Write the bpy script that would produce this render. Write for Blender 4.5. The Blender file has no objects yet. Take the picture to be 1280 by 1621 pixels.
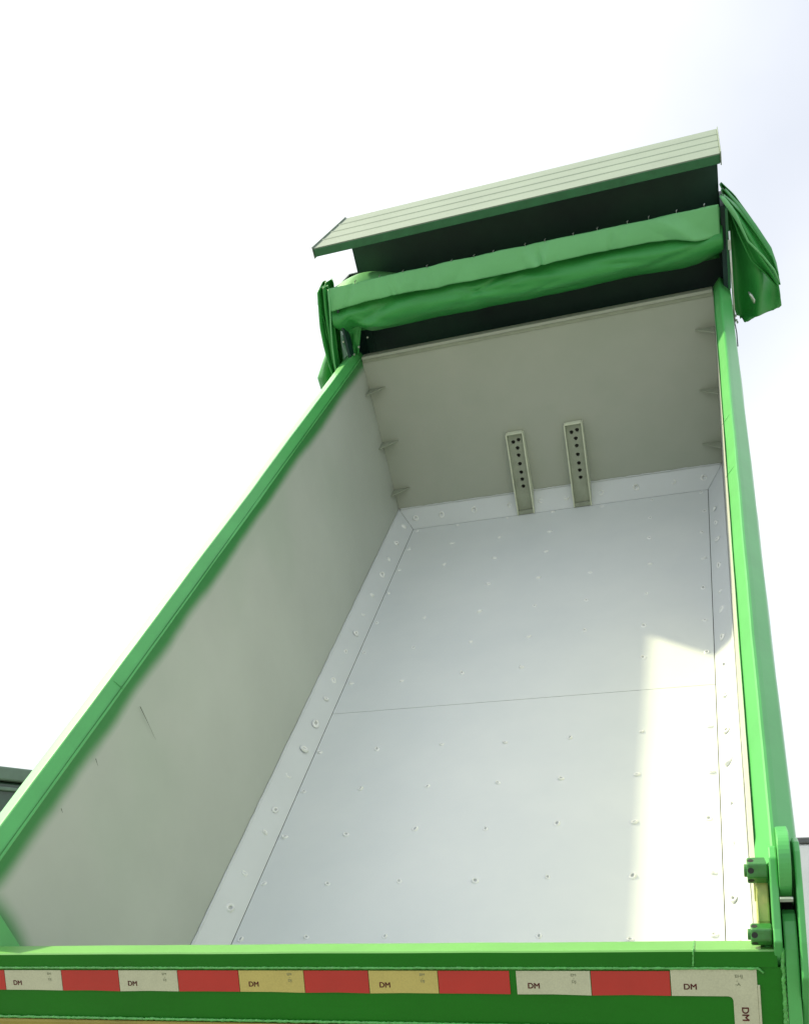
import bpy, bmesh, math, random
from mathutils import Vector, Matrix, noise
random.seed(7)
S = bpy.context.scene
COL = S.collection
TH = math.radians(46)            # the tipper body is raised by this angle about its rear hinge
HZ = 1.25                        # height of the hinge line above the ground
RX = Matrix.Rotation(TH, 4, 'X')
TB = Matrix.Translation((0, 0, HZ)) @ RX      # tipper-body space -> world

# ------------------------------------------------------------------ camera
cam = bpy.data.cameras.new('camera'); co = bpy.data.objects.new('camera', cam); COL.objects.link(co)
rx = Vector((0.94506672, 0.22018798, -0.24159087)); ry = Vector((0.05396829, 0.62383864, 0.77968761)); rz = Vector((0.32239156, -0.74989506, 0.57768597))
m = Matrix((rx, ry, rz)).transposed().to_4x4()
co.matrix_world = TB @ (Matrix.Translation((2.2646, -1.5657, 3.1155)) @ m)
F = 1646.9
cam.sensor_fit = 'HORIZONTAL'; cam.sensor_width = 36; cam.lens = F/1280*36
cam.shift_x = (640-600.49)/1280; cam.shift_y = (1225.7-810.5)/1280
cam.clip_start = 0.05; cam.clip_end = 3000
S.camera = co

# ------------------------------------------------------------------ light
SUNB = Vector((-1.47, 1.29, 1.0)).normalized()          # towards the sun, body space
SUNW = (RX.to_3x3() @ SUNB).normalized()
sl = bpy.data.lights.new('sun', 'SUN'); sl.energy = 3.5; sl.angle = math.radians(1.3); sl.color = (1, .92, .55)
so = bpy.data.objects.new('sun', sl); COL.objects.link(so)
so.rotation_euler = SUNW.to_track_quat('Z', 'Y').to_euler(); so.location = (0, 0, 20)
w = bpy.data.worlds.new('World'); S.world = w; w.use_nodes = True
nt = w.node_tree; nt.nodes.clear()
sky = nt.nodes.new('ShaderNodeTexSky'); sky.sky_type = 'NISHITA'; sky.sun_disc = False
sky.sun_elevation = math.asin(SUNW.z); sky.sun_rotation = math.atan2(SUNW.x, SUNW.y)
sky.air_density = 1.0; sky.dust_density = 2.5; sky.ozone_density = 1.0; sky.altitude = 50
tc = nt.nodes.new('ShaderNodeTexCoord')
nz = nt.nodes.new('ShaderNodeTexNoise'); nz.inputs['Scale'].default_value = 1.6; nz.inputs['Detail'].default_value = 5; nz.inputs['Roughness'].default_value = .55
rmp = nt.nodes.new('ShaderNodeValToRGB'); rmp.color_ramp.elements[0].position = .32; rmp.color_ramp.elements[0].color = (.62, .62, .62, 1); rmp.color_ramp.elements[1].position = .68; rmp.color_ramp.elements[1].color = (.97, .97, .97, 1)
mx = nt.nodes.new('ShaderNodeMix'); mx.data_type = 'RGBA'
# thin bright veil of haze: brighter towards the sun, a little cooler away from it
dp = nt.nodes.new('ShaderNodeVectorMath'); dp.operation = 'DOT_PRODUCT'; dp.inputs[1].default_value = SUNW
nrm = nt.nodes.new('ShaderNodeVectorMath'); nrm.operation = 'NORMALIZE'
nt.links.new(tc.outputs['Generated'], nrm.inputs[0]); nt.links.new(nrm.outputs[0], dp.inputs[0])
vr = nt.nodes.new('ShaderNodeValToRGB'); vr.color_ramp.interpolation = 'EASE'
vr.color_ramp.elements[0].position = .30; vr.color_ramp.elements[0].color = (.57, .60, .61, 1)
vr.color_ramp.elements[1].position = .78; vr.color_ramp.elements[1].color = (.98, .98, .96, 1)
for p_, c_ in ((.44, (.455, .475, .515, 1)), (.64, (.62, .63, .635, 1))):
    e_ = vr.color_ramp.elements.new(p_); e_.color = c_
nt.links.new(dp.outputs['Value'], vr.inputs['Fac'])
vs = nt.nodes.new('ShaderNodeVectorMath'); vs.operation = 'SCALE'; vs.inputs['Scale'].default_value = 10.5
nt.links.new(vr.outputs['Color'], vs.inputs[0]); nt.links.new(vs.outputs[0], mx.inputs[7])
bg = nt.nodes.new('ShaderNodeBackground'); bg.inputs['Strength'].default_value = .1
wo = nt.nodes.new('ShaderNodeOutputWorld')
L = nt.links.new
L(tc.outputs['Generated'], nz.inputs['Vector']); L(nz.outputs['Fac'], rmp.inputs['Fac'])
L(rmp.outputs['Color'], mx.inputs[0]); L(sky.outputs[0], mx.inputs[6])
L(mx.outputs[2], bg.inputs['Color']); L(bg.outputs[0], wo.inputs['Surface'])
S.view_settings.view_transform = 'Standard'; S.view_settings.look = 'None'
S.view_settings.gamma = 1; S.view_settings.exposure = 0.92; S.view_settings.use_curve_mapping = False
S.render.engine = 'CYCLES'
S.cycles.max_bounces = 8; S.cycles.diffuse_bounces = 5

# ------------------------------------------------------------------ materials
def mat(name, col, rough=.45, metal=0, var=.06, vscale=3, bump=.0, bscale=40, coat=0, spec=.5, col2=None, cr=.15):
    M = bpy.data.materials.new(name); M.use_nodes = True; t = M.node_tree; b = t.nodes['Principled BSDF']
    b.inputs['Roughness'].default_value = rough; b.inputs['Metallic'].default_value = metal
    b.inputs['Coat Weight'].default_value = coat; b.inputs['Coat Roughness'].default_value = cr
    b.inputs['Specular IOR Level'].default_value = spec
    c = t.nodes.new('ShaderNodeTexCoord'); n = t.nodes.new('ShaderNodeTexNoise')
    n.inputs['Scale'].default_value = vscale; n.inputs['Detail'].default_value = 6; n.inputs['Roughness'].default_value = .6
    t.links.new(c.outputs['Object'], n.inputs['Vector'])
    r = t.nodes.new('ShaderNodeValToRGB')
    lo = [x*(1-var) for x in col]; hi = [min(1, x*(1+var)) for x in (col2 or col)]
    r.color_ramp.elements[0].position = .3; r.color_ramp.elements[0].color = (*lo, 1)
    r.color_ramp.elements[1].position = .7; r.color_ramp.elements[1].color = (*hi, 1)
    t.links.new(n.outputs['Fac'], r.inputs['Fac']); t.links.new(r.outputs['Color'], b.inputs['Base Color'])
    if bump:
        n2 = t.nodes.new('ShaderNodeTexNoise'); n2.inputs['Scale'].default_value = bscale; n2.inputs['Detail'].default_value = 4
        bp = t.nodes.new('ShaderNodeBump'); bp.inputs['Strength'].default_value = bump; bp.inputs['Distance'].default_value = .01
        t.links.new(c.outputs['Object'], n2.inputs['Vector']); t.links.new(n2.outputs['Fac'], bp.inputs['Height'])
        t.links.new(bp.outputs['Normal'], b.inputs['Normal'])
    M['_ramp'] = r.name
    return M

GREEN = (.075, .385, .100)
m_green = mat('green_truck_paint', GREEN, .34, var=.08, vscale=5, bump=.04, bscale=9, coat=.25, cr=.3, spec=.4)
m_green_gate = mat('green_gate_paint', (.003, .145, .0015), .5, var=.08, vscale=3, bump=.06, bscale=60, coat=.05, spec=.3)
m_green_sunlit = mat('sunlit_green_gate_paint', (.13, .38, .080), .34, var=.10, vscale=2.5, bump=.04, bscale=9, coat=.5, cr=.35)  # gate green yellowed and lightened, painting direct sun on its top
m_weld = mat('painted_weld', (.07, .36, .07), .3, var=.25, vscale=60, bump=.5, bscale=150, coat=.5)
m_floor = mat('light_grey_floor_paint', (.675, .715, .735), .42, var=.03, vscale=1.3, bump=.08, bscale=5, col2=(.70, .73, .735))
m_strip = mat('light_grey_strip_paint', (.63, .665, .69), .40, var=.03, vscale=3, bump=.08, bscale=7)
m_seam = mat('dark_joint', (.05, .055, .05), .9)
m_pit = mat('dull_grey_crater', (.50, .52, .52), .7, var=.2, vscale=50)
m_pit2 = mat('dark_scuff', (.10, .12, .09), .7)
m_hole_shade = mat('dark_hole_shade', (.012, .012, .01), .8)  # near-black colour painted in as the shade inside the bracket holes
m_front = mat('olive_grey_primer', (.385, .42, .36), .55, var=.04, vscale=2.2, bump=.05, bscale=6, col2=(.40, .42, .37))
m_edge = mat('lit_bracket_edge_paint', (.62, .66, .52), .45, var=.1, vscale=20)  # paler copy of the bracket grey, painting the lit flange edges
m_plug = mat('white_weld_highlight_paint', (.80, .82, .82), .3, var=.05, vscale=30, coat=.3)  # weld rings whitened to paint highlights on the raised metal
m_brk = mat('grey_bracket_paint', (.30, .33, .26), .5, var=.12, vscale=14, bump=.1, bscale=60)
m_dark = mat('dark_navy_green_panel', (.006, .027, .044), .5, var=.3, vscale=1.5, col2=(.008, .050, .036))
m_canopy = mat('pale_green_aluminium', (.215, .275, .22), .5, var=.06, vscale=3, metal=.0)
m_canfl = mat('mid_green_flange', (.018, .125, .05), .4, var=.15, vscale=10)
m_steel = mat('galvanised_steel', (.55, .6, .58), .35, metal=.7, var=.1, vscale=30)
m_grnut = mat('green_painted_steel', (.028, .17, .03), .35, var=.25, vscale=25, bump=.15, bscale=80, coat=.3)
m_black = mat('matt_black', (.012, .014, .013), .7, var=.2)
m_rubber = mat('tyre_rubber', (.025, .025, .025), .85, var=.2, bump=.2, bscale=40)
m_post_sunlit = mat('sunlit_green_post_paint', (.50, .60, .20), .5, var=.25, vscale=22, bump=.2, bscale=70, col2=(.42, .42, .14))  # green post paint yellowed and brightened to look sunlit
m_ochre = mat('ochre_underside_primer', (.26, .22, .04), .6, var=.15, vscale=5, bump=.2, bscale=60)
m_red = mat('red_reflective_film', (.42, .016, .012), .35, var=.06, vscale=8, coat=.3)
m_glass = mat('dark_window_glass', (.02, .025, .03), .08, coat=1)
m_silver = mat('pale_silver_paint', (.78, .80, .82), .3, var=.04, coat=.5)
m_trim = mat('grey_roof_trim', (.11, .12, .13), .5, var=.15)
m_dkgreen = mat('dark_green_truck_paint', (.028, .065, .042), .3, var=.3, vscale=5, coat=.4)
m_dkrail = mat('faded_green_rail_paint', (.13, .2, .15), .45, var=.12, vscale=6)
m_ink = mat('dark_red_brown_ink', (.10, .012, .01), .6, var=.3, vscale=80)
m_ink2 = mat('grey_green_faint_ink', (.17, .19, .12), .6, var=.2, vscale=80)
m_ground = mat('concrete_yard', (.22, .22, .20), .9, var=.12, vscale=.6, bump=.1, bscale=4)

# tarpaulin: green woven sheet
def tarp_mat(name, c1, c2, rough=.45):
    M = mat(name, c1, rough, var=.03, vscale=5, bump=.04, bscale=70, col2=c2)
    return M
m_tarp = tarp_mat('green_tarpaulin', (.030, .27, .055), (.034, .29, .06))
m_tarp_pale = tarp_mat('pale_green_tarpaulin', (.145, .47, .19), (.155, .49, .20))  # paler green for the upper flap, bulk and hems

# white reflective tape, honeycomb cells, weathering from cool white to warm cream
def tape_mat(name, col):
    M = mat(name, col, .5, var=.05, vscale=14)
    t = M.node_tree; b = t.nodes['Principled BSDF']; c = t.nodes.new('ShaderNodeTexCoord')
    v = t.nodes.new('ShaderNodeTexVoronoi'); v.inputs['Scale'].default_value = 220
    t.links.new(c.outputs['Object'], v.inputs['Vector'])
    mm = t.nodes.new('ShaderNodeMix'); mm.data_type = 'RGBA'; mm.blend_type = 'MULTIPLY'; mm.inputs[0].default_value = .35
    r = t.nodes[M['_ramp']]; t.links.new(r.outputs['Color'], mm.inputs[6]); t.links.new(v.outputs['Distance'], mm.inputs[7])
    r2 = t.nodes.new('ShaderNodeValToRGB'); r2.color_ramp.elements[0].color = (1, 1, 1, 1); r2.color_ramp.elements[1].color = (.6, .6, .6, 1)
    t.links.new(v.outputs['Distance'], r2.inputs['Fac']); t.links.new(r2.outputs['Color'], mm.inputs[7])
    t.links.new(mm.outputs[2], b.inputs['Base Color'])
    return M
m_tape_w = tape_mat('white_reflective_film', (.50, .52, .37))
m_tape_y = tape_mat('cream_reflective_film', (.50, .43, .13))

# side wall: grey paint with green overspray (paint dust along the top rail and blotches)
def wall_mat(name, base, edge_z=1.17, blob=None):
    M = mat(name, base, .5, var=.05, vscale=1.6, bump=.05, bscale=5)
    t = M.node_tree; b = t.nodes['Principled BSDF']; r = t.nodes[M['_ramp']]
    c = t.nodes.new('ShaderNodeTexCoord'); sp = t.nodes.new('ShaderNodeSeparateXYZ'); t.links.new(c.outputs['Object'], sp.inputs[0])
    def math_(op, a, bb=None, cc=None):
        n = t.nodes.new('ShaderNodeMath'); n.operation = op
        for i, v in enumerate((a, bb, cc)):
            if v is None: continue
            if isinstance(v, (int, float)): n.inputs[i].default_value = v
            else: t.links.new(v, n.inputs[i])
        return n.outputs[0]
    def sstep(v, lo, hi):
        n = t.nodes.new('ShaderNodeMapRange'); n.interpolation_type = 'SMOOTHSTEP'
        n.inputs[1].default_value = lo; n.inputs[2].default_value = hi
        t.links.new(v, n.inputs[0]); return n.outputs[0]
    n1 = t.nodes.new('ShaderNodeTexNoise'); n1.inputs['Scale'].default_value = 1.7; n1.inputs['Detail'].default_value = 3
    t.links.new(c.outputs['Object'], n1.inputs['Vector'])
    zz = math_('MULTIPLY_ADD', n1.outputs['Fac'], .05, sp.outputs['Z'])
    band = sstep(zz, edge_z, edge_z+.075)
    n2 = t.nodes.new('ShaderNodeTexNoise'); n2.inputs['Scale'].default_value = 1.1; n2.inputs['Detail'].default_value = 2
    t.links.new(c.outputs['Object'], n2.inputs['Vector'])
    mist = math_('MULTIPLY', sstep(n2.outputs['Fac'], .42, .72), sstep(sp.outputs['Z'], .35, 1.2))
    mist = math_('MULTIPLY', mist, .13)
    fac = math_('MAXIMUM', band, mist)
    if blob:
        by, bz, br = blob
        dy = math_('SUBTRACT', sp.outputs['Y'], by); dz = math_('SUBTRACT', sp.outputs['Z'], bz)
        d = math_('SQRT', math_('ADD', math_('MULTIPLY', dy, dy), math_('MULTIPLY', math_('MULTIPLY', dz, dz), .35)))
        fac = math_('MAXIMUM', fac, math_('SUBTRACT', 1.0, sstep(d, br, br+.10)))
    mm = t.nodes.new('ShaderNodeMix'); mm.data_type = 'RGBA'; mm.inputs[7].default_value = (.020, .205, .040, 1)
    t.links.new(fac, mm.inputs[0]); t.links.new(r.outputs['Color'], mm.inputs[6]); t.links.new(mm.outputs[2], b.inputs['Base Color'])
    return M
m_wall_l = wall_mat('grey_wall_paint_with_green_overspray', (.435, .47, .425), 1.17, (.27, 1.06, .115))
m_wall_r = wall_mat('grey_wall_paint_right', (.50, .52, .46), 1.22)

# ------------------------------------------------------------------ mesh helpers
def new_obj(name, bm, material, parent=None, body=True, bevel=0, smooth=False, mats=None, seg=2):
    bmesh.ops.recalc_face_normals(bm, faces=bm.faces)
    me = bpy.data.meshes.new(name); bm.to_mesh(me); bm.free()
    for x in (mats or [material]): me.materials.append(x)
    if smooth:
        for p in me.polygons: p.use_smooth = True
    o = bpy.data.objects.new(name, me); COL.objects.link(o)
    if bevel:
        b = o.modifiers.new('bevel', 'BEVEL'); b.width = bevel; b.segments = seg; b.limit_method = 'ANGLE'; b.angle_limit = math.radians(35)
    if parent is not None:
        o.parent = parent
    if body and (parent is not None) and not parent.get('_body'):
        o.location = (0, 0, HZ); o.rotation_euler = (TH, 0, 0); o['_body'] = 1
    elif body and parent is not None:
        o['_body'] = 1
    return o
def box(bm, x0, x1, y0, y1, z0, z1, mi=0):
    v = [bm.verts.new((x, y, z)) for x in (x0, x1) for y in (y0, y1) for z in (z0, z1)]
    for f in ((0,1,3,2), (4,6,7,5), (0,4,5,1), (2,3,7,6), (0,2,6,4), (1,5,7,3)):
        q = bm.faces.new([v[i] for i in f]); q.material_index = mi
    return bm
def prism(bm, pts, axis, a0, a1, mi=0):
    """extrude the closed outline pts (2D) along an axis; for x the outline is (y,z), for y (x,z), for z (x,y)"""
    def P(p, a):
        return {'x': (a, p[0], p[1]), 'y': (p[0], a, p[1]), 'z': (p[0], p[1], a)}[axis]
    A = [bm.verts.new(P(p, a0)) for p in pts]; B = [bm.verts.new(P(p, a1)) for p in pts]
    n = len(pts); fs = [bm.faces.new(A), bm.faces.new(B[::-1])]
    for i in range(n): fs.append(bm.faces.new((A[i], A[(i+1) % n], B[(i+1) % n], B[i])))
    for f in fs: f.material_index = mi
    return bm
def tube(bm, pts, r, n=8):
    pts = [Vector(p) for p in pts]; rings = []
    for i, p in enumerate(pts):
        d = (pts[min(i+1, len(pts)-1)]-pts[max(i-1, 0)]).normalized()
        u = d.cross(Vector((.3, .2, .9))).normalized(); v = d.cross(u)
        rr = r[i] if isinstance(r, (list, tuple)) else r
        rings.append([bm.verts.new(p+u*rr*math.cos(2*math.pi*k/n)+v*rr*math.sin(2*math.pi*k/n)) for k in range(n)])
    for a, b in zip(rings, rings[1:]):
        for k in range(n): bm.faces.new((a[k], a[(k+1) % n], b[(k+1) % n], b[k]))
    bm.faces.new(rings[0][::-1]); bm.faces.new(rings[-1])
    return bm
def cyl(bm, c, axis, r, h, n=24):
    c = Vector(c); a = {'x': Vector((1, 0, 0)), 'y': Vector((0, 1, 0)), 'z': Vector((0, 0, 1))}[axis]
    return tube(bm, [c-a*h/2, c+a*h/2], r, n)
def grid(bm, nu, nv, fn):
    V = [[bm.verts.new(fn(i/nu, j/nv)) for j in range(nv+1)] for i in range(nu+1)]
    for i in range(nu):
        for j in range(nv): bm.faces.new((V[i][j], V[i+1][j], V[i+1][j+1], V[i][j+1]))
    return V
def NB(): return bmesh.new()
def empty(name, loc, label, cat, group=None, rz=0):
    o = bpy.data.objects.new(name, None); COL.objects.link(o); o.location = loc; o.rotation_euler = (0, 0, rz)
    o['label'] = label; o['category'] = cat; o.empty_display_size = .3
    if group: o['group'] = group
    return o
def fbm(x, y, z=0): return noise.fractal(Vector((x, y, z)), 1.0, 2.0, 4)

# ------------------------------------------------------------------ setting
gb = NB()
grid(gb, 40, 40, lambda u, v: (-900+1800*u, -900+1800*v, 0))
g = new_obj('ground', gb, m_ground); g['kind'] = 'structure'

# ------------------------------------------------------------------ the tipper truck
truck = empty('dump_truck', (1.15, 0, 0), 'bright green dump truck with its empty grey tipper body raised high', 'dump truck')
truck.location = (0, 0, 0)
W = 2.3; LF = 5.54; CH = .10; CZ = .13; HR = 1.25; YB = .26   # inside width, length, chamfer, wall height, rear edge

# ---- floor: two plates with a seam, and plug welds
XS = (.135, .455, .815, 1.155, 1.48, 1.83, 2.16)
YS = (1.34, 1.68, 2.02, 2.355, 2.70, 3.38, 3.72, 4.084, 4.445, 4.80, 5.11, 5.40)
def plug(bm, cx, cy, cz, n, r=.013, lift=.004):
    """a plug weld: raised ring round a small hollow, slightly irregular"""
    n = n.normalized(); u = n.cross(Vector((0, 1, .13))).normalized(); v = n.cross(u)
    c = Vector((cx, cy, cz)); K = 12; prof = ((1.5, .0003), (1.2, lift*.75), (.9, lift), (.62, lift*.55), (.34, .0012))
    ph = random.uniform(0, 6.28); rings = []
    for pr, h in prof:
        rg = []
        for k in range(K):
            a = 2*math.pi*k/K; rr = r*pr*(1+.16*math.sin(a+ph)+.1*math.sin(2*a+ph*2)); hh = h*(1+.45*math.sin(a+ph*1.7)) if h > .002 else h
            rg.append(bm.verts.new(c+u*rr*math.cos(a)+v*rr*math.sin(a)+n*hh))
        rings.append(rg)
    for a, b in zip(rings, rings[1:]):
        for k in range(K):
            f = bm.faces.new((a[k], a[(k+1) % K], b[(k+1) % K], b[k])); f.smooth = True
            f.material_index = 1 if a is not rings[-2] else 2
    f = bm.faces.new(rings[-1]); f.material_index = 2
UP = Vector((0, 0, 1))
def floor_plate(y0, y1, ys):
    b = NB()
    box(b, CH+.0035, W-CH-.0035, y0, y1, -.006, 0)
    for y in ys:
        for i, x in enumerate(XS):
            if random.random() < .06: continue
            plug(b, x+random.gauss(0, .006), y+random.gauss(0, .008), 0, UP, r=random.uniform(.0085, .0125), lift=random.uniform(.005, .010))
    return new_obj('floor_plate', b, m_floor, truck, mats=[m_floor, m_plug, m_pit])
floor_plate(YB-.02, 3.066, (.33, .67, 1.0)+YS[:5])
floor_plate(3.070, LF-CH-.0035, YS[5:])
b = NB(); box(b, .0, W, YB-.02, LF+.02, -.030, -.012)
new_obj('floor_backing', b, m_seam, truck)

# ---- wear strips: angled plates between floor and walls
def strip_side(x0, x1, sgn):
    b = NB(); t = .008
    y1a, y1b = LF-CH, LF
    # quad corners: floor edge (x1), wall edge (x0); mitred at the front
    f = [(x1, YB-.02, 0), (x1, y1a, 0), (x0, y1b, CZ), (x0, YB-.02, CZ)]
    n = Vector((sgn*CZ, 0, CH)).normalized()
    A = [b.verts.new(Vector(p)) for p in f]; B = [b.verts.new(Vector(p)-n*t) for p in f]
    b.faces.new(A); b.faces.new(B[::-1])
    for i in range(4): b.faces.new((A[i], A[(i+1) % 4], B[(i+1) % 4], B[i]))
    xm = x0+(x1-x0)*.55; zm = CZ*.45
    y = .45
    while y < LF-.12:
        plug(b, xm+random.gauss(0, .006), y+random.gauss(0, .025), zm, n, r=random.uniform(.011, .017), lift=random.uniform(.008, .014))
        y += .245 if sgn > 0 else .27
    return new_obj('wear_strip', b, m_strip, truck, mats=[m_strip, m_plug, m_pit])
strip_side(0, CH, 1); strip_side(W, W-CH, -1)
b = NB(); n = Vector((0, -CZ, CH)).normalized()
f = [(CH+.002, LF-CH, 0), (W-CH-.002, LF-CH, 0), (W-.002, LF, CZ), (.002, LF, CZ)]
A = [b.verts.new(Vector(p)) for p in f]; B = [b.verts.new(Vector(p)-n*.008) for p in f]
b.faces.new(A); b.faces.new(B[::-1])
for i in range(4): b.faces.new((A[i], A[(i+1) % 4], B[(i+1) % 4], B[i]))
for x in (.13, .324, .574, .83, 1.061, 1.245, 1.484, 1.729, 1.977, 2.18):
    plug(b, x, LF-.045, .06, n, r=random.uniform(.013, .019), lift=random.uniform(.010, .018))
new_obj('wear_strip', b, m_strip, truck, mats=[m_strip, m_plug, m_pit])

for pts in (((.004, .3, CZ+.002), (.004, LF-.01, CZ+.002)), ((.01, LF-.005, CZ+.002), (W-.01, LF-.005, CZ+.002)), ((W-.004, .3, CZ+.002), (W-.004, LF-.01, CZ+.002))):
    n = 260; P0, P1 = Vector(pts[0]), Vector(pts[1]); pp_ = []; rr_ = []
    for i in range(n+1):
        pp_.append(P0.lerp(P1, i/n)+Vector((0, 0, .003*fbm(i*.11, 2)))); rr_.append(.0045*(1+.5*fbm(i*.27, 7)))
    b = NB(); tube(b, pp_, rr_, 6); new_obj('weld_bead', b, m_strip, truck, smooth=True)

# ---- side walls with outer ribs and top rails
def side_wall(left):
    s = 1 if left else -1; X = (lambda a: -a) if left else (lambda a: W+a)
    b = NB(); a0, a1 = sorted((X(0), X(.008)))
    NY, NZ = 60, 16
    xin = X(0)
    # inner skin with very slight oil-canning
    def sk(u, v):
        y = YB-.02+(LF+.01-YB+.02)*u; z = CZ-.06+(HR-CZ+.07)*v
        zr = 1.158+max(0, y-.27)*.55
        z = min(z, max(zr, .1))
        d = .0035*fbm(y*.8, z*1.3, 3 if left else 9)*min(1, 8*v*(1-v))*min(1, 8*u*(1-u)+.1)
        return (xin-s*(.001+abs(d)), y, z)
    grid(b, NY, NZ, sk)
    o1, o2 = sorted((X(.010), X(.022)))
    prism(b, [(YB-.02, -.10), (LF+.05, -.10), (LF+.05, HR-.02), (.42, HR-.02), (.30, 1.155), (YB-.02, 1.135)], 'x', o1, o2)
    wl = new_obj('side_wall', b, m_wall_l if left else m_wall_r, truck, smooth=False)
    wl.data.materials.append(m_green)
    for p in wl.data.polygons:
        if p.index >= NY*NZ: p.material_index = 1
        else: p.use_smooth = True
    # scuffs on the inside
    if left:
        for y, z, dy, dz in ((1.55, 1.13, .003, -.17), (1.16, 1.165, -.007, -.030), (.872, 1.165, -.004, -.018)):
            b = NB(); tube(b, [(.0062, y, z), (.0064, y+dy*.5, z+dz*.4), (.0062, y+dy, z+dz)], [.0016, .001, .0003], 5); new_obj('scratch', b, m_pit2, wl)
    # outer stiffening ribs
    for y in (.55, 1.35, 2.15, 2.95, 3.75, 4.55, 5.35):
        b = NB(); q0, q1 = sorted((X(.0225), X(.095))); box(b, q0, q1, y-.05, y+.05, -.12, HR-.03)
        r = new_obj('rib', b, m_green, wl, bevel=.008)
    # top rail: bent section with an inner slope, a ridge and an outer slope
    b = NB(); prof = [(-.003, 1.247), (-.003, 1.250)] if left else [(.001, 1.245), (.0005, 1.250)]
    prof += [(.036, 1.295), (.041, 1.297), (.048, 1.295)]+([(.098, 1.276), (.120, 1.266), (.122, 1.25)] if left else [(.060, 1.285), (.094, 1.252), (.098, 1.246)])+[(.108 if not left else .122, 1.14), (.024, 1.14), (.024, 1.246)]
    y0, y1 = (.42 if left else .375), LF+.06; n = 46; rows = []
    for i in range(n+1):
        y = y0+(y1-y0)*i/n
        dz = .0016*fbm(y*1.7, 2.0 if left else 5.0); dx = .004*fbm(y*1.1, 8.0 if left else 3.0)
        rows.append([b.verts.new((X(p[0]+dx), y, p[1]+dz)) for p in prof])
    K = len(prof)
    for p, q in zip(rows, rows[1:]):
        for k in range(K): b.faces.new((p[k], p[(k+1) % K], q[(k+1) % K], q[k]))
    b.faces.new(rows[0][::-1]); b.faces.new(rows[-1])
    rl = new_obj('top_rail', b, m_green, wl)
    # weld ripples across the rail
    for y in ((2.72, 3.3) if not left else (1.5,)):
        b = NB()
        pts = [(X(-.004), y, 1.2505), (X(.016), y+.006, 1.2745), (X(.030), y+.010, 1.2905)]
        tube(b, pts, [.0006, .0013, .0005], 6)
        new_obj('weld_bead', b, m_green, wl, smooth=True)
    return wl
wl_l = side_wall(True); wl_r = side_wall(False)

# ---- front wall
b = NB()
grid(b, 30, 20, lambda u, v: (0+W*u, LF+.004*abs(fbm(u*3, v*2, 1))*min(1, 8*v*(1-v)), CZ-.05+(1.236-CZ+.05)*v))
box(b, -.02, W+.02, LF+.012, LF+.03, -.1, 1.236)
fw = new_obj('front_wall', b, m_front, truck)
for p in fw.data.polygons: p.use_smooth = p.index < 600
b = NB(); box(b, .003, W-.003, LF-.012, LF+.055, 1.2365, 1.2565)
new_obj('top_lip', b, m_front, fw, bevel=.004)
b = NB(); box(b, .003, W-.003, LF-.006, LF-.0005, 1.215, 1.2360)
new_obj('lip_weld', b, m_brk, fw, bevel=.002)
# corner gussets
for z in (1.03, .645, .285):
    for s, X in ((1, lambda a: a), (-1, lambda a: W-a)):
        b = NB()
        prism(b, [(X(.0012), LF-.125), (X(.0012), LF-.001), (X(.122), LF-.001), (X(.118), LF-.009)], 'z', z-.003, z+.003)
        new_obj('gusset', b, m_brk, fw, bevel=.0015)
# perforated channel brackets
def bracket(x0, x1, h):
    yb = LF-.026
    # back plate with holes cut through (curve with holes turned into a mesh)
    cu = bpy.data.curves.new('plate', 'CURVE'); cu.dimensions = '2D'; cu.fill_mode = 'BOTH'; cu.extrude = .004
    def spl(pts):
        s = cu.splines.new('POLY'); s.points.add(len(pts)-1); s.use_cyclic_u = True
        for p, q in zip(s.points, pts): p.co = (q[0], q[1], 0, 1)
    w_ = x1-x0
    spl([(0, .03), (w_, .03), (w_, h), (0, h)])
    hs = [(.34, h-.055), (.70, h-.045)]+[(.56, h-.055-d) for d in (.045, .095, .155, .215, .265, .315)]
    for fx, z in hs:
        cx = fx*w_; r = .0135
        spl([(cx+r*math.cos(a)*(1+.15*math.sin(3*a)), z+r*math.sin(a)) for a in [2*math.pi*k/12 for k in range(12)]])
    tmp = bpy.data.objects.new('tmp', cu); COL.objects.link(tmp)
    dg = bpy.context.evaluated_depsgraph_get(); me = bpy.data.meshes.new_from_object(tmp.evaluated_get(dg))
    bpy.data.objects.remove(tmp)
    me.transform(Matrix.Translation((x0, yb, 0)) @ Matrix.Rotation(math.pi/2, 4, 'X'))
    for v_ in me.vertices: v_.co.y -= .060*(1-v_.co.z/h)
    me.materials.clear(); me.materials.append(m_brk)
    root = bpy.data.objects.new('channel_bracket', me); COL.objects.link(root); root.parent = truck
    root.location = (0, 0, HZ); root.rotation_euler = (TH, 0, 0); root['_body'] = 1
    for xa, xb in ((x0-.009, x0-.0005), (x1+.0005, x1+.009)):
        b = NB(); prism(b, [(LF-.002, h+.006), (LF-.050, h+.006), (LF-.116, .012), (LF-.116, .004), (LF-.102, .004), (LF-.002, .135)], 'x', xa, xb)
        new_obj('flange', b, m_edge, root, bevel=.0015)
    b = NB(); box(b, x0, x1, LF-.049, LF-.002, h+.0005, h+.0085); new_obj('end_cap', b, m_edge, root, bevel=.0015)
    b = NB(); box(b, x0, x1, LF-.108, LF-.090, .004, .030); new_obj('foot', b, m_brk, root, bevel=.0015)
    b = NB(); prism(b, [(LF-.066, .05), (LF-.020, h-.004), (LF-.004, h-.004), (LF-.008, .15), (LF-.060, .05)], 'x', x0+.001, x1-.001); new_obj('shade_backing', b, m_hole_shade, root)  # added dark liner that stands for shade behind the holes
bracket(.900, 1.005, .568); bracket(1.302, 1.410, .572)

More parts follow.
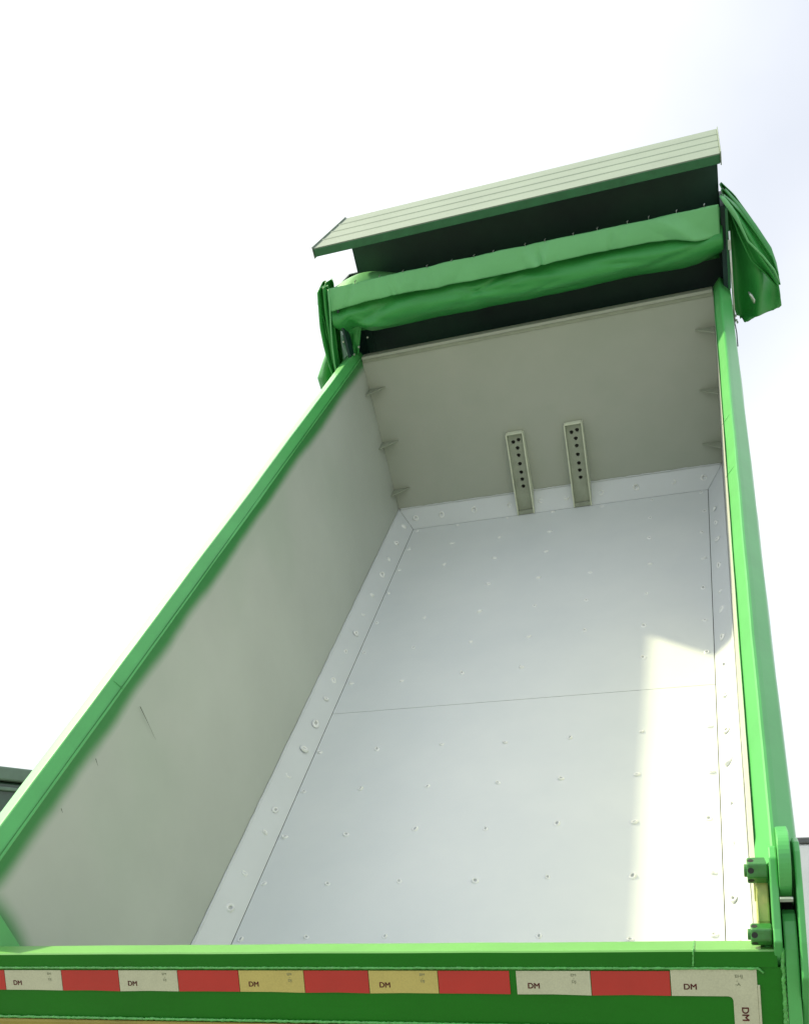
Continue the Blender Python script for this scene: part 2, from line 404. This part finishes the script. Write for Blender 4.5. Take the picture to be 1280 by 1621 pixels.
# ---- headboard behind / above the front wall, and the ribbed canopy
YP = 5.86
b = NB(); grid(b, 40, 10, lambda u, v: (.02+2.345*u, YP+.004*fbm(u*4, v*2, 4), .95+1.03*v)); box(b, .02, 2.365, YP+.012, YP+.03, .95, 1.98)
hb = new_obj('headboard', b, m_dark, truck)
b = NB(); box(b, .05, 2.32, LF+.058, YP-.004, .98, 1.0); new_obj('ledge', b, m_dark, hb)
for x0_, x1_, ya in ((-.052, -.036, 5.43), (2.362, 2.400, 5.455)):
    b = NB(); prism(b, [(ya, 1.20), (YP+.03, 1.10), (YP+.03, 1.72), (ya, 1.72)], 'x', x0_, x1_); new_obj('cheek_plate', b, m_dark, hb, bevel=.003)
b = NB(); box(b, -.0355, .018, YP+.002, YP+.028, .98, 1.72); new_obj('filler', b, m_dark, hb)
# canopy profile (y,z): shallow ribs along x on top
y0, y1, zt = 5.415, 6.28, 2.0
prof = [(y0, zt-.050), (y0, zt)]
for c in (.25, .50, .75):
    y = y0+(y1-y0)*c; prof += [(y-.016, zt), (y-.006, zt+.0045), (y+.006, zt+.0045), (y+.016, zt)]
prof += [(y1, zt), (y1, zt-.06), (y1-.008, zt-.06), (y1-.008, zt-.012), (y0+.010, zt-.012), (y0+.010, zt-.050)]
b = NB(); prism(b, prof, 'x', -.095, 2.375)
cn = new_obj('canopy', b, m_canopy, truck, bevel=.002)
b = NB(); box(b, -.093, 2.373, y0-.006, y0-.001, zt-.052, zt-.006); new_obj('flange', b, m_canfl, cn, bevel=.002)
for x in (-.102, 2.376):
    b = NB(); box(b, x, x+.006, y0-.01, y1+.004, zt-.060, zt+.010); new_obj('end_plate', b, m_canopy, cn, bevel=.002)

# ---- folded tarpaulin
tp = bpy.data.objects.new('tarpaulin', None); COL.objects.link(tp); tp.parent = truck
tp.location = (0, 0, HZ); tp.rotation_euler = (TH, 0, 0); tp['_body'] = 1
def solid(o, t=.004):
    md = o.modifiers.new('thickness', 'SOLIDIFY'); md.thickness = t; md.offset = 0
    return o
def crease(x, cs):
    return sum(a*math.exp(-((x-c)/w_)**2) for c, w_, a in cs)
rc = random.Random(21)
CR_U = [(rc.uniform(0, 2.3), rc.uniform(-.08, .08), rc.uniform(.012, .04), rc.uniform(-.008, .009)) for _ in range(16)]
CR_L = [(rc.uniform(0, 2.3), rc.uniform(.35, .95), rc.uniform(-1.2, 1.2), rc.uniform(.05, .10), rc.uniform(.08, .30), rc.uniform(-.012, .014)) for _ in range(22)]
def upper(u, v):
    x = -.085+2.44*u
    bot = 1.612+.012*math.sin(3.1*u+.4)+.008*math.sin(11*u)+.010*fbm(x*2.2, 0, 1)-.03*math.exp(-((u-.97)/.05)**2)-.010*math.exp(-(u/.05)**2)
    top = 1.742+.004*fbm(x*6, 1, 2)+.004*math.sin(5*u)
    z = top+(bot-top)*v
    y = 5.440-.030*math.sin(v*1.7)+.012*fbm(x*1.3, v*.4, 5)
    for c, w_, a_, sl_ in ((.33, .02, .010, .02), (1.24, .05, -.020, .06), (1.30, .02, .018, .02), (1.36, .06, -.014, -.05), (1.74, .025, .012, -.03), (2.10, .12, -.024, .22), (.80, .10, .010, -.10), (.60, .03, .006, .01)):
        y += a_*max(0, 1-abs(x-c-sl_*(v-.5))/w_)*(.25+v)
    for c, sl_, w_, a_ in CR_U: y += a_*max(0, 1-abs(x-c-sl_*(v-.5))/w_)
    return (x, y, z)
b = NB(); grid(b, 240, 14, upper)
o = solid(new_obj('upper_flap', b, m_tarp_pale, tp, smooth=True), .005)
def lower(u, v):
    x = -.09+2.46*u
    bot = 1.412+.012*fbm(x*2.0, 3, 2)+.085*math.exp(-(max(0, x+.09)/.17)**2)*(.6+.4*math.sin(30*x))+.045*math.exp(-((x-2.37)/.12)**2)
    top = 1.70
    z = top+(bot-top)*v
    y = 5.545-.150*math.sin(math.pi*min(1, v**1.45))+.016*fbm(x*1.6, v*1.4, 7)
    rd = lambda d, w_: max(0, 1-abs(d)/w_)
    y += .034*rd((v-.70)+1.15*(x-.06), .17)*rd(x-.16, .34)-.030*rd((v-.80)-.9*(x-.20), .14)*rd(x-.22, .22)
    y += .014*rd((v-.55)-.22*(x-.9), .10)*rd(x-.95, .5)-.016*rd((v-.72)+.16*(x-1.5), .12)*rd(x-1.55, .55)+.018*rd((v-.62)+.8*(x-2.1), .10)*rd(x-2.05, .28)
    for xc, vc, sl_, w_, ln_, a_ in CR_L: y += a_*rd((v-vc)-sl_*(x-xc), w_)*rd(x-xc, ln_)
    return (x, y, z)
b = NB(); grid(b, 260, 36, lower)
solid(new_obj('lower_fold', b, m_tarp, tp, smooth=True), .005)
# the folded bulk on top of / behind the flaps
def bulk(u, v):
    x = -.08+2.43*u; a = math.pi*v
    y = 5.60-.15*math.cos(a); z = 1.650+.012*math.sin(a)+.004*fbm(x*3, v*3, 8)+.095*math.exp(-((x-.12)/.24)**2)*(.4+.6*math.sin(a))
    return (x, y, z)
b = NB(); grid(b, 120, 10, bulk)
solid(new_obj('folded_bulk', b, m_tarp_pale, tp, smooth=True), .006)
b = NB(); grid(b, 60, 8, lambda u, v: (-.07+2.42*u, 5.745+.01*fbm(u*8, v*2, 3), 1.655-.28*v)); solid(new_obj('rear_fold', b, m_tarp, tp, smooth=True), .005)
# eyelet stitches along the upper edge
for i in range(15):
    x = .12+i*.155+random.uniform(-.03, .03)
    b = NB(); tube(b, [(x, 5.438, 1.738), (x, 5.432, 1.752), (x+.004, 5.45, 1.754)], .003, 6); new_obj('tie', b, m_steel, tp, smooth=True)

def tarp_end(name, outline_rows, ybase, fold, seed, material):
    """draped sheet outside the wall: rows of (x_in, x_out, z) from top to bottom; y carries the folds"""
    rows = outline_rows; n = len(rows)-1
    def fn(u, v):
        t = v*n; i = min(int(t), n-1); f = t-i
        a = rows[i]; c = rows[i+1]
        xi = a[0]+(c[0]-a[0])*f; xo = a[1]+(c[1]-a[1])*f; z = a[2]+(c[2]-a[2])*f
        x = xi+(xo-xi)*u
        y = ybase+fold(u, v)+.008*fbm(x*7, z*3, seed)
        return (x, y, z)
    b = NB(); grid(b, 26, 30, fn)
    return solid(new_obj(name, b, material, tp, smooth=True), .006)
rR = [(2.372, 2.385, 1.772), (2.40, 2.45, 1.70), (2.405, 2.548, 1.542), (2.408, 2.636, 1.39), (2.412, 2.668, 1.27), (2.415, 2.682, 1.16), (2.43, 2.690, 1.078), (2.448, 2.592, 1.072), (2.452, 2.51, 1.052)]
tarp_end('side_drape', rR, 5.48, lambda u, v: .05*math.sin(2.2*math.pi*u+.5+v)-.03*u+.035*abs(math.sin(3.1*math.pi*u*v)), 2, m_tarp)
# second layer and the seam along the sloping hem
rR2 = [(2.375, 2.395, 1.772), (2.42, 2.47, 1.675), (2.462, 2.555, 1.545), (2.52, 2.638, 1.40), (2.60, 2.665, 1.31), (2.655, 2.678, 1.235)]
tarp_end('outer_layer', rR2, 5.40, lambda u, v: .02*math.sin(3*math.pi*u)+.02*v, 5, m_tarp)
tarp_end('outer_layer', [(a+.0, c+.004, z+.004) for a, c, z in rR2], 5.62, lambda u, v: .03*math.sin(2*math.pi*u), 6, m_tarp)
b = NB(); tube(b, [(2.365, 5.40, 1.785), (2.385, 5.38, 1.765), (2.418, 5.38, 1.712), (2.445, 5.375, 1.665), (2.468, 5.38, 1.61), (2.505, 5.385, 1.52), (2.585, 5.39, 1.42), (2.645, 5.395, 1.33), (2.672, 5.40, 1.255)], [.005, .012, .014, .012, .008, .006, .006, .006, .005], 8)
new_obj('hem', b, m_tarp_pale, tp, smooth=True)
b = NB(); tube(b, [(2.50, 5.40, 1.235), (2.512, 5.385, 1.215), (2.526, 5.385, 1.185), (2.53, 5.40, 1.165)], [.004, .009, .009, .005], 8)
new_obj('strap_loop', b, m_steel, tp, smooth=True)
# back layer closing the bundle on both sides
tarp_end('back_layer', rR, 5.80, lambda u, v: .05*math.sin(3*u+v), 7, m_tarp)
rL = [(-.075, -.130, 1.760), (-.072, -.155, 1.735), (-.086, -.178, 1.64), (-.100, -.205, 1.52), (-.118, -.214, 1.40), (-.135, -.212, 1.30), (-.148, -.20, 1.20), (-.155, -.19, 1.12)]
tarp_end('side_drape', rL, 5.44, lambda u, v: .03*math.sin(4.2*math.pi*u+1.2*v), 3, m_tarp)
tarp_end('outer_layer', [(a-.01, c-.02, z) for a, c, z in rL], 5.60, lambda u, v: .03*math.sin(3*math.pi*u), 8, m_tarp)
rLb = [(-.16, -.262, 1.31), (-.16, -.315, 1.24), (-.17, -.378, 1.15), (-.175, -.375, 1.02), (-.18, -.33, .93)]
tarp_end('lower_drape', rLb, 5.62, lambda u, v: .03*math.sin(2*math.pi*u+v), 9, m_tarp)
b = NB(); tube(b, [(-.060, 5.40, 1.745), (-.082, 5.395, 1.63), (-.110, 5.39, 1.50), (-.130, 5.39, 1.40), (-.146, 5.39, 1.28), (-.150, 5.40, 1.18)], .005, 6)
new_obj('hem', b, m_tarp_pale, tp, smooth=True)
b = NB(); grid(b, 20, 16, lambda u, v: (-.150+.02*fbm(u*5, v*4, 6)-.03*v, 5.43+.36*u, 1.735-.56*v)); solid(new_obj('sun_stop_sheet', b, m_tarp, tp, smooth=True), .004)  # added sheet closing the bundle against a stray slit of sun
# dark corner where the sheet tucks behind the flap, left
b = NB(); grid(b, 14, 20, lambda u, v: (-.085+(.20-.14*v)*u, 5.53+.03*fbm(u*3, v*4, 2), 1.60-.36*v))
solid(new_obj('corner_tuck', b, m_tarp, tp, smooth=True), .004)

# ---- gantry hardware on the right: rod, clevis, bolts, thin cable
b = NB(); tube(b, [(2.405, 5.36, 1.60), (2.4095, 5.36, 1.30), (2.414, 5.36, 1.085)], .0058, 8); rod = new_obj('tarp_rod', b, m_steel, truck, smooth=True)
b = NB(); box(b, 2.394, 2.411, 5.35, 5.372, 1.50, 1.555); new_obj('clevis', b, m_steel, rod, bevel=.003)
b = NB(); box(b, 2.387, 2.402, 5.37, 5.40, 1.28, 1.72); new_obj('guide_bar', b, m_canfl, rod, bevel=.003)
for x, z in ((2.401, 1.185), (2.399, 1.155), (2.403, 1.105), (2.424, 1.098), (2.429, 1.085), (2.410, 1.083), (2.421, 1.125)):
    b = NB(); cyl(b, (x, 5.352, z), 'y', .0062, .016, 6); new_obj('bolt', b, m_steel, rod, bevel=.001)
b = NB(); tube(b, [(2.414, 5.36, 1.085), (2.412, 5.30, 1.10), (2.411, 5.1, 1.14), (2.412, 4.9, 1.16), (2.408, 4.6, 1.18)], .0035, 6); new_obj('cable', b, m_trim, rod, smooth=True)
# left hardware in the dark corner
for x, y, z in ((-.045, 5.45, 1.33), (-.02, 5.47, 1.30), (.015, 5.5, 1.335), (.06, 5.60, 1.36), (-.065, 5.45, 1.40)):
    b = NB(); cyl(b, (x, y, z), 'y', .007, .014, 6); new_obj('bolt', b, m_steel, rod, bevel=.001)

# ------------------------------------------------------------------ tailgate
YO = .220                      # outer face
gate = bpy.data.objects.new('tailgate', None); COL.objects.link(gate); gate.parent = truck
gate.location = (0, 0, HZ); gate.rotation_euler = (TH, 0, 0); gate['_body'] = 1
PHI = math.radians(33)
piv = Matrix.Translation((2.3, .22, 1.150))
GM = TB @ piv @ Matrix.Rotation(-PHI, 4, 'X') @ Matrix.Rotation(math.radians(-.33), 4, 'Y') @ piv.inverted()
gate.matrix_world = GM; gate.location = GM.to_translation(); gate.rotation_euler = GM.to_euler()
XG0, XG1 = -.03, 2.348
def railx(x0, x1, name='top_tube'):
    b = NB(); n = 40; rows = []
    prof = [(YO, 1.108), (YO, 1.146), (YO+.003, 1.150), (YO+.082, 1.1515), (YO+.086, 1.148), (YO+.086, 1.108)]
    for i in range(n+1):
        x = x0+(x1-x0)*i/n; d = .0012*fbm(x*3, 1, 1)
        rows.append([b.verts.new((x, p[0], p[1]+d)) for p in prof])
    K = len(prof)
    for p, q in zip(rows, rows[1:]):
        for k in range(K): b.faces.new((p[k], p[(k+1) % K], q[(k+1) % K], q[k]))
    b.faces.new(rows[0][::-1]); b.faces.new(rows[-1])
    o = new_obj(name, b, None, gate, mats=[m_green_gate, m_green_sunlit])
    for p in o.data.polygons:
        if p.normal.z > .5: p.material_index = 1  # upward faces take the copy painted as sunlit
    return o
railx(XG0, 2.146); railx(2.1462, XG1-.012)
# panel below
b = NB(); grid(b, 60, 8, lambda u, v: (XG0+(XG1-XG0)*u, YO+.002+.0015*fbm(u*9, v*2, 1), 1.1075-.15*v))
box(b, XG0, XG1, YO+.008, YO+.04, .05, 1.107)
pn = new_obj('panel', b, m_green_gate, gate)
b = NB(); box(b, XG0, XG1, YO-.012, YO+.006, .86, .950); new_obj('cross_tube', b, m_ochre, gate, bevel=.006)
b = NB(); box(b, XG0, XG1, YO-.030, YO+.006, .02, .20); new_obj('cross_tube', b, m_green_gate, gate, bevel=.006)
def bead(pts, r, n, seed, nm='weld_bead', parent=gate, mt=m_weld):
    """lumpy weld bead along a polyline"""
    P = [Vector(p) for p in pts]; seglen = [(b_-a_).length for a_, b_ in zip(P, P[1:])]; tot = sum(seglen)
    out, rr = [], []
    for i in range(n+1):
        d = tot*i/n; k = 0
        while k < len(seglen)-1 and d > seglen[k]: d -= seglen[k]; k += 1
        p = P[k].lerp(P[k+1], min(1, d/seglen[k]))
        q = Vector((fbm(i*.23, seed, 1), 0, fbm(i*.19, seed, 4)))*r*.35
        out.append(p+q); rr.append(r*(1+.35*fbm(i*.31, seed, 9)+.12*math.sin(i*1.9)))
    b = NB(); tube(b, out, rr, 7); return new_obj(nm, b, mt, parent, smooth=True)
bead([(XG0, YO-.001, 1.1065), (2.292, YO-.001, 1.1055), (2.303, YO-.001, 1.094)], .0034, 420, 1)
bead([(XG0, YO-.003, .955), (2.22, YO-.003, .957)], .0042, 420, 5)
bead([(2.148, YO+.084, 1.151), (2.148, YO+.002, 1.1515), (2.147, YO-.001, 1.145), (2.144, YO-.001, 1.110)], .0022, 40, 3)
bead([(2.3495, YO+.05, 1.152), (2.3485, YO-.001, 1.148), (2.347, YO-.001, 1.05), (2.346, YO-.001, .80)], .0050, 90, 8)
# reflective tape
def tape(x0, x1, mt, z0=1.037, z1=1.0985, kids=True, cream=False):
    b = NB(); n = 8
    w0 = .0008
    prism(b, [(x0+.001, z0+.001*math.sin(x0*9)), (x0+(x1-x0)*.5, z0+.0012), (x1-.001, z0+.001*math.sin(x1*9)), (x1-.001, z1), (x0+.001, z1)], 'y', YO-w0, YO+.0035)
    o = new_obj('reflective_tape', b, mt, gate)
    return o
def text(s, x, z, h, mt, parent, rot=0, y=YO-.0012, sx=1.0, bold=0):
    cu = bpy.data.curves.new('txt', 'FONT'); cu.body = s; cu.size = h; cu.extrude = .0002; cu.offset = 0
    tmp = bpy.data.objects.new('txt', cu); COL.objects.link(tmp)
    dg = bpy.context.evaluated_depsgraph_get(); me = bpy.data.meshes.new_from_object(tmp.evaluated_get(dg)); bpy.data.objects.remove(tmp)
    if bold:
        tb = bmesh.new(); tb.from_mesh(me)
        for ddx, ddy in ((h*.05, 0), (h*.025, h*.04)):
            m2 = me.copy(); m2.transform(Matrix.Translation((ddx, ddy, .0001))); tb.from_mesh(m2)
        tb.to_mesh(me); tb.free()
    me.transform(Matrix.Translation((x, y, z)) @ Matrix.Rotation(math.pi/2, 4, 'X') @ Matrix.Rotation(rot, 4, 'Z') @ Matrix.Diagonal((sx, 1, 1, 1)))
    me.materials.clear(); me.materials.append(mt)
    o = bpy.data.objects.new('printed_mark', me); COL.objects.link(o); o.parent = parent; return o
def marks(o, x0, x1, z0=1.037):
    text('DM', x0+.028, z0+.016, .020, m_ink, o, sx=1.05, bold=1)
    for i, (s, dx) in enumerate((('EM', 0), ('-', .006), ('DJ', .002))):
        text(s, x1-.050+dx, z0+.048-i*.0085, .0095, m_ink2, o, sx=1.2)
segs = [(XG0+.002, .132, m_red), (.132, .336, m_tape_w), (.336, .533, m_red), (.533, .728, m_tape_w), (.728, .922, m_red), (.922, 1.120, m_tape_y),
        (1.120, 1.308, m_red), (1.308, 1.501, m_tape_y), (1.501, 1.692, m_red), (1.708, 1.897, m_tape_w), (1.897, 2.089, m_red)]
for a, c, mt in segs:
    o = tape(a, c, mt)
    if mt is not m_red: marks(o, a, c)
# corner piece: an L with a rounded inner corner
xi, xo = 2.232, 2.288; z0, z1, zb = 1.037, 1.1025, .72
pts = [(2.090, z0), (xi-.010, z0), (xi-.003, z0-.003), (xi, z0-.010), (xi, zb), (xo, zb), (xo, z1), (2.090, z1)]
b = NB()
prism(b, [(2.090, z0), (xi-.010, z0), (xi-.010, z1), (2.090, z1)], 'y', YO-.0008, YO+.0035)
prism(b, [(xi-.010, z0), (xi-.003, z0-.003), (xi, z0-.010), (xo, z0-.010), (xo, z1), (xi-.010, z1)], 'y', YO-.0008, YO+.0035)
prism(b, [(xi, zb), (xo, zb), (xo, z0-.010), (xi, z0-.010)], 'y', YO-.0008, YO+.0035)
bmesh.ops.remove_doubles(b, verts=b.verts, dist=1e-5)
o = new_obj('reflective_tape', b, m_tape_w, gate)
text('DM', 2.090+.028, z0+.016, .020, m_ink, o, sx=1.05, bold=1)
text('DM', 2.250, 1.012, .022, m_ink, o, rot=-math.pi/2, sx=1.05, bold=1)
for i, s in enumerate(('EHJ', ' :', '-A')): text(s, 2.238, 1.083-i*.010, .0105, m_ink2, o, sx=1.2)
# tape edge folded over on the right
b = NB(); box(b, 2.2885, 2.294, YO-.003, YO+.0045, .72, 1.065); new_obj('tape_edge', b, m_tape_w, gate, bevel=.001)

# tailgate side arm (curved hinge arm, right) and its twin on the left
def arm_profile():
    # (y,z) outline of the hinge arm seen from the side
    return [(YO-.005, .04), (YO-.005, 1.08), (YO-.003, 1.115), (YO+.002, 1.15), (YO+.012, 1.185), (YO+.026, 1.212), (YO+.045, 1.226), (YO+.075, 1.230), (YO+.11, 1.20), (YO+.11, .04)]
for xs in ((2.3535, 2.3840), (XG0-.035, XG0-.002)):
    b = NB(); prism(b, arm_profile(), 'x', *xs); new_obj('hinge_arm', b, m_green, gate, bevel=.004)

# ------------------------------------------------------------------ rear post and hinge brackets (both rear corners)
for left in (False, True):
    X = (lambda a: -a) if left else (lambda a: W+a)
    def bx(bm, a0, a1, *r):
        q = sorted((X(a0), X(a1))); return box(bm, q[0], q[1], *r)
    def px(bm, prof, a0, a1):
        q = sorted((X(a0), X(a1))); return prism(bm, prof, 'x', q[0], q[1])
    wl = wl_l if left else wl_r
    b = NB(); px(b, [(YB+.03, 0), (YB+.03, 1.150), (.30, 1.165), (.40, 1.238), (.40, 0)], -.002, .027); new_obj('rear_post', b, m_post_sunlit if not left else m_green, wl, bevel=.004)
    if left:
        for a0, a1 in ((.030, .048), (.080, .098)):
            b = NB(); px(b, [(.225, .95), (.225, 1.12), (.33, 1.165), (.44, 1.20), (.50, 1.13), (.50, .95)], a0, a1); new_obj('hinge_plate', b, m_green, wl, bevel=.004)
        continue
    b = NB(); px(b, [(.212, 1.00), (.212, 1.185), (.24, 1.20), (.31, 1.252), (.375, 1.302), (.415, 1.302), (.46, 1.27), (.46, 1.0)], .030, .049); new_obj('hinge_plate', b, m_green, wl, bevel=.004)
    b = NB(); px(b, [(.15, .90), (.15, 1.13), (.21, 1.185), (.30, 1.252), (.395, 1.302), (.43, 1.302), (.48, 1.27), (.50, .9)], .0865, .102); new_obj('hinge_plate', b, m_green, wl, bevel=.004)
    # hook boss between the plates
    b = NB(); prof = [(.395+.078*math.cos(a), 1.262+.085*math.sin(a)) for a in [math.radians(d) for d in range(50, 250, 8)]]
    px(b, prof+[(.45, 1.15), (.53, 1.17), (.55, 1.24), (.50, 1.29)], .050, .078); hbz = new_obj('hook_boss', b, m_green, wl, bevel=.002)
    b = NB(); bx(b, .050, .078, .42, .60, .95, 1.19); new_obj('gap_shade', b, m_black, wl)  # added black block standing in for shade in the hinge gap
    b = NB(); bx(b, .0495, .0785, .292, .299, 1.236, 1.246); new_obj('cross_bar', b, m_steel, wl)
    b = NB(); bx(b, .0495, .0785, .31, .38, 1.0, 1.17); new_obj('gap_shade', b, m_black, wl)  # second black block painting the shade between the plates
    b = NB(); px(b, [(.40, 1.175), (.40, 1.225), (.375, 1.215), (.345, 1.185)], -.006, -.0025); new_obj('post_gusset', b, m_post_sunlit, wl, bevel=.001)
    for y, z, r in ((.385, 1.252, .032), (.255, 1.166, .027)):
        b = NB(); cyl(b, ((X(-.020)+X(.028))/2, y, z), 'x', r, .048, 6)
        nt_ = new_obj('castle_nut', b, m_grnut, wl, bevel=.004)
        uu = Vector((0, -.9, .2)).normalized(); vv = Vector((1, 0, 0)).cross(uu)
        for k in range(6):
            a = math.pi/3*k+math.pi/6; dv = uu*math.cos(a)+vv*math.sin(a); c0 = Vector((X(-.011), y, z))
            b = NB(); tube(b, [c0+dv*r*.55, c0+dv*r*.874], .0075, 10)
            new_obj('slot_shade', b, m_black, nt_)  # black stub painted as the shade inside a nut slot
        b = NB(); cyl(b, (X(-.021), y, z), 'x', r*.5, .012, 16); new_obj('pin_end', b, m_grnut, nt_, bevel=.002)

# ------------------------------------------------------------------ what carries the body: subframe, chassis, axles, cab
b = NB()
for x in (.55, 1.75): box(b, x-.06, x+.06, .2, 5.5, -.30, -.032)
for y in [.4+.5*i for i in range(11)]: box(b, .0, 2.3, y-.04, y+.04, -.13, -.034)
new_obj('subframe', b, m_green, truck)
def wpart(name, bm, mt, parent=truck, **k): return new_obj(name, bm, mt, parent, body=False, **k)
b = NB()
for x in (.70, 1.60): box(b, x-.045, x+.045, -.35, 8.0, .72, 1.0)
for y in (-.3, 1.5, 3.4, 5.4): box(b, .745, 1.555, y-.06, y+.06, .76, .96)
wpart('chassis', b, m_black)
b = NB(); tube(b, [(1.15, 5.0, .85), (1.15, 4.35, 3.35)], .10, 20); wpart('hydraulic_ram', b, m_steel, smooth=True)
def wheel(x, y):
    b = NB(); n = 40; prof = [(-.14, .33), (-.15, .47), (-.11, .52), (.11, .52), (.15, .47), (.14, .33)]
    rings = [[b.verts.new((x+p[0], y+p[1]*math.cos(2*math.pi*k/n), .52+p[1]*math.sin(2*math.pi*k/n))) for p in prof] for k in range(n)]
    for k in range(n):
        a, c = rings[k], rings[(k+1) % n]
        for i in range(6): b.faces.new((a[i], a[(i+1) % 6], c[(i+1) % 6], c[i]))
    o = wpart('wheel', b, m_rubber, smooth=True)
    b = NB(); cyl(b, (x, y, .52), 'x', .325, .14, 32); cyl(b, (x, y, .52), 'x', .12, .24, 16); new_obj('rim', b, m_steel, o, body=False, bevel=.006)
for y in (.9, 2.3, 5.7, 7.6):
    for x in (.02, 2.28): wheel(x, y)
b = NB(); prism(b, [(6.4, .75), (6.4, 2.95), (6.6, 3.1), (8.2, 3.1), (8.55, 2.1), (8.6, .55), (6.6, .55)], 'x', -.05, 2.35)
cb = wpart('cab', b, m_green, bevel=.05, seg=3)
for x in (-.053, 2.347):
    b = NB(); prism(b, [(6.9, 1.95), (6.9, 2.7), (8.0, 2.7), (8.3, 1.95)], 'x', x, x+.006); new_obj('window', b, m_glass, cb, body=False)

# ------------------------------------------------------------------ background vehicles
CAMW = co.matrix_world.translation.copy()
# dark green tipper parked to the left
t2 = empty('parked_truck', (-6.175, 6.23, 0), 'dark green truck body with a paler top rail, half hidden behind the left side wall', 'truck', rz=math.radians(70))
def p2(name, bm, mt, parent=None, **k): return new_obj(name, bm, mt, parent or t2, body=False, **k)
TOP = 3.93
b = NB(); box(b, -3.0, 2.6, -1.2, 1.2, 1.25, TOP-.16); bd = p2('body_panel', b, m_dkgreen, bevel=.02)
b = NB(); box(b, -3.05, 2.65, -1.26, 1.26, TOP-.15, TOP); p2('top_rail', b, m_dkrail, bevel=.02)
for z in (TOP-.235, TOP-.50, TOP-1.2):
    b = NB(); box(b, -2.98, 2.58, -1.245, -1.201, z-.022, z+.022); new_obj('side_rib', b, m_dkrail, bd, body=False, bevel=.012)
b = NB(); box(b, -.33, -.25, -1.25, -1.17, TOP+.001, TOP+.03); p2('knob', b, m_black, bevel=.01)
for x in (-2.6, -1.4, -.2, 1.0, 2.2):
    b = NB(); box(b, x-.05, x+.05, -1.235, -1.202, 1.3, TOP-1.25); new_obj('rib', b, m_dkgreen, bd, body=False, bevel=.01)
b = NB()
for y in (-.45, .45): box(b, -3.2, 5.2, y-.05, y+.05, .8, 1.1)
p2('chassis', b, m_black)
b = NB(); prism(b, [(3.0, .7), (3.0, 2.8), (3.2, 2.95), (4.6, 2.95), (5.0, 2.0), (5.05, .6)], 'y', -1.15, 1.15); p2('cab', b, m_dkgreen, bevel=.05)
for x in (-2.2, -.9, 2.9-.3, 4.3):
    for y in (-1.0, 1.0):
        b = NB(); cyl(b, (x, y, .5), 'y', .5, .3, 32); wh = p2('wheel', b, m_rubber, bevel=.04)
        b = NB(); cyl(b, (x, y*1.12, .5), 'y', .28, .08, 24); new_obj('rim', b, m_steel, wh, body=False, bevel=.01)

# silver cab parked to the right
dirr = Vector((96.15, 0, 0))
t3 = empty('parked_van', (2.55, 15.6, 0), 'pale silver van with a dark roof edge, at the far right behind the hinge', 'van', rz=math.radians(0))
def p3(name, bm, mt, parent=None, **k): return new_obj(name, bm, mt, parent or t3, body=False, **k)
VT = 3.52
b = NB(); prism(b, [(0, .45), (0, VT-.35), (.12, VT-.10), (4.6, VT-.10), (5.3, 1.9), (5.9, 1.5), (5.95, .45)], 'y', -1.0, 1.0)
vb = p3('van_body', b, m_silver, bevel=.06, seg=3)
b = NB(); box(b, -.03, 4.55, -1.03, 1.03, VT-.097, VT); p3('roof_edge', b, m_trim, bevel=.02)
b = NB(); box(b, 1.25, 4.3, -1.009, -1.001, 2.15, 2.85); p3('side_window', b, m_glass, bevel=.004)
for x in (1.0, 4.9):
    for y in (-.92, .92):
        b = NB(); cyl(b, (x, y, .38), 'y', .38, .24, 32); wh = p3('wheel', b, m_rubber, bevel=.03)
        b = NB(); cyl(b, (x, y*1.1, .38), 'y', .22, .09, 24); new_obj('rim', b, m_steel, wh, body=False, bevel=.01)
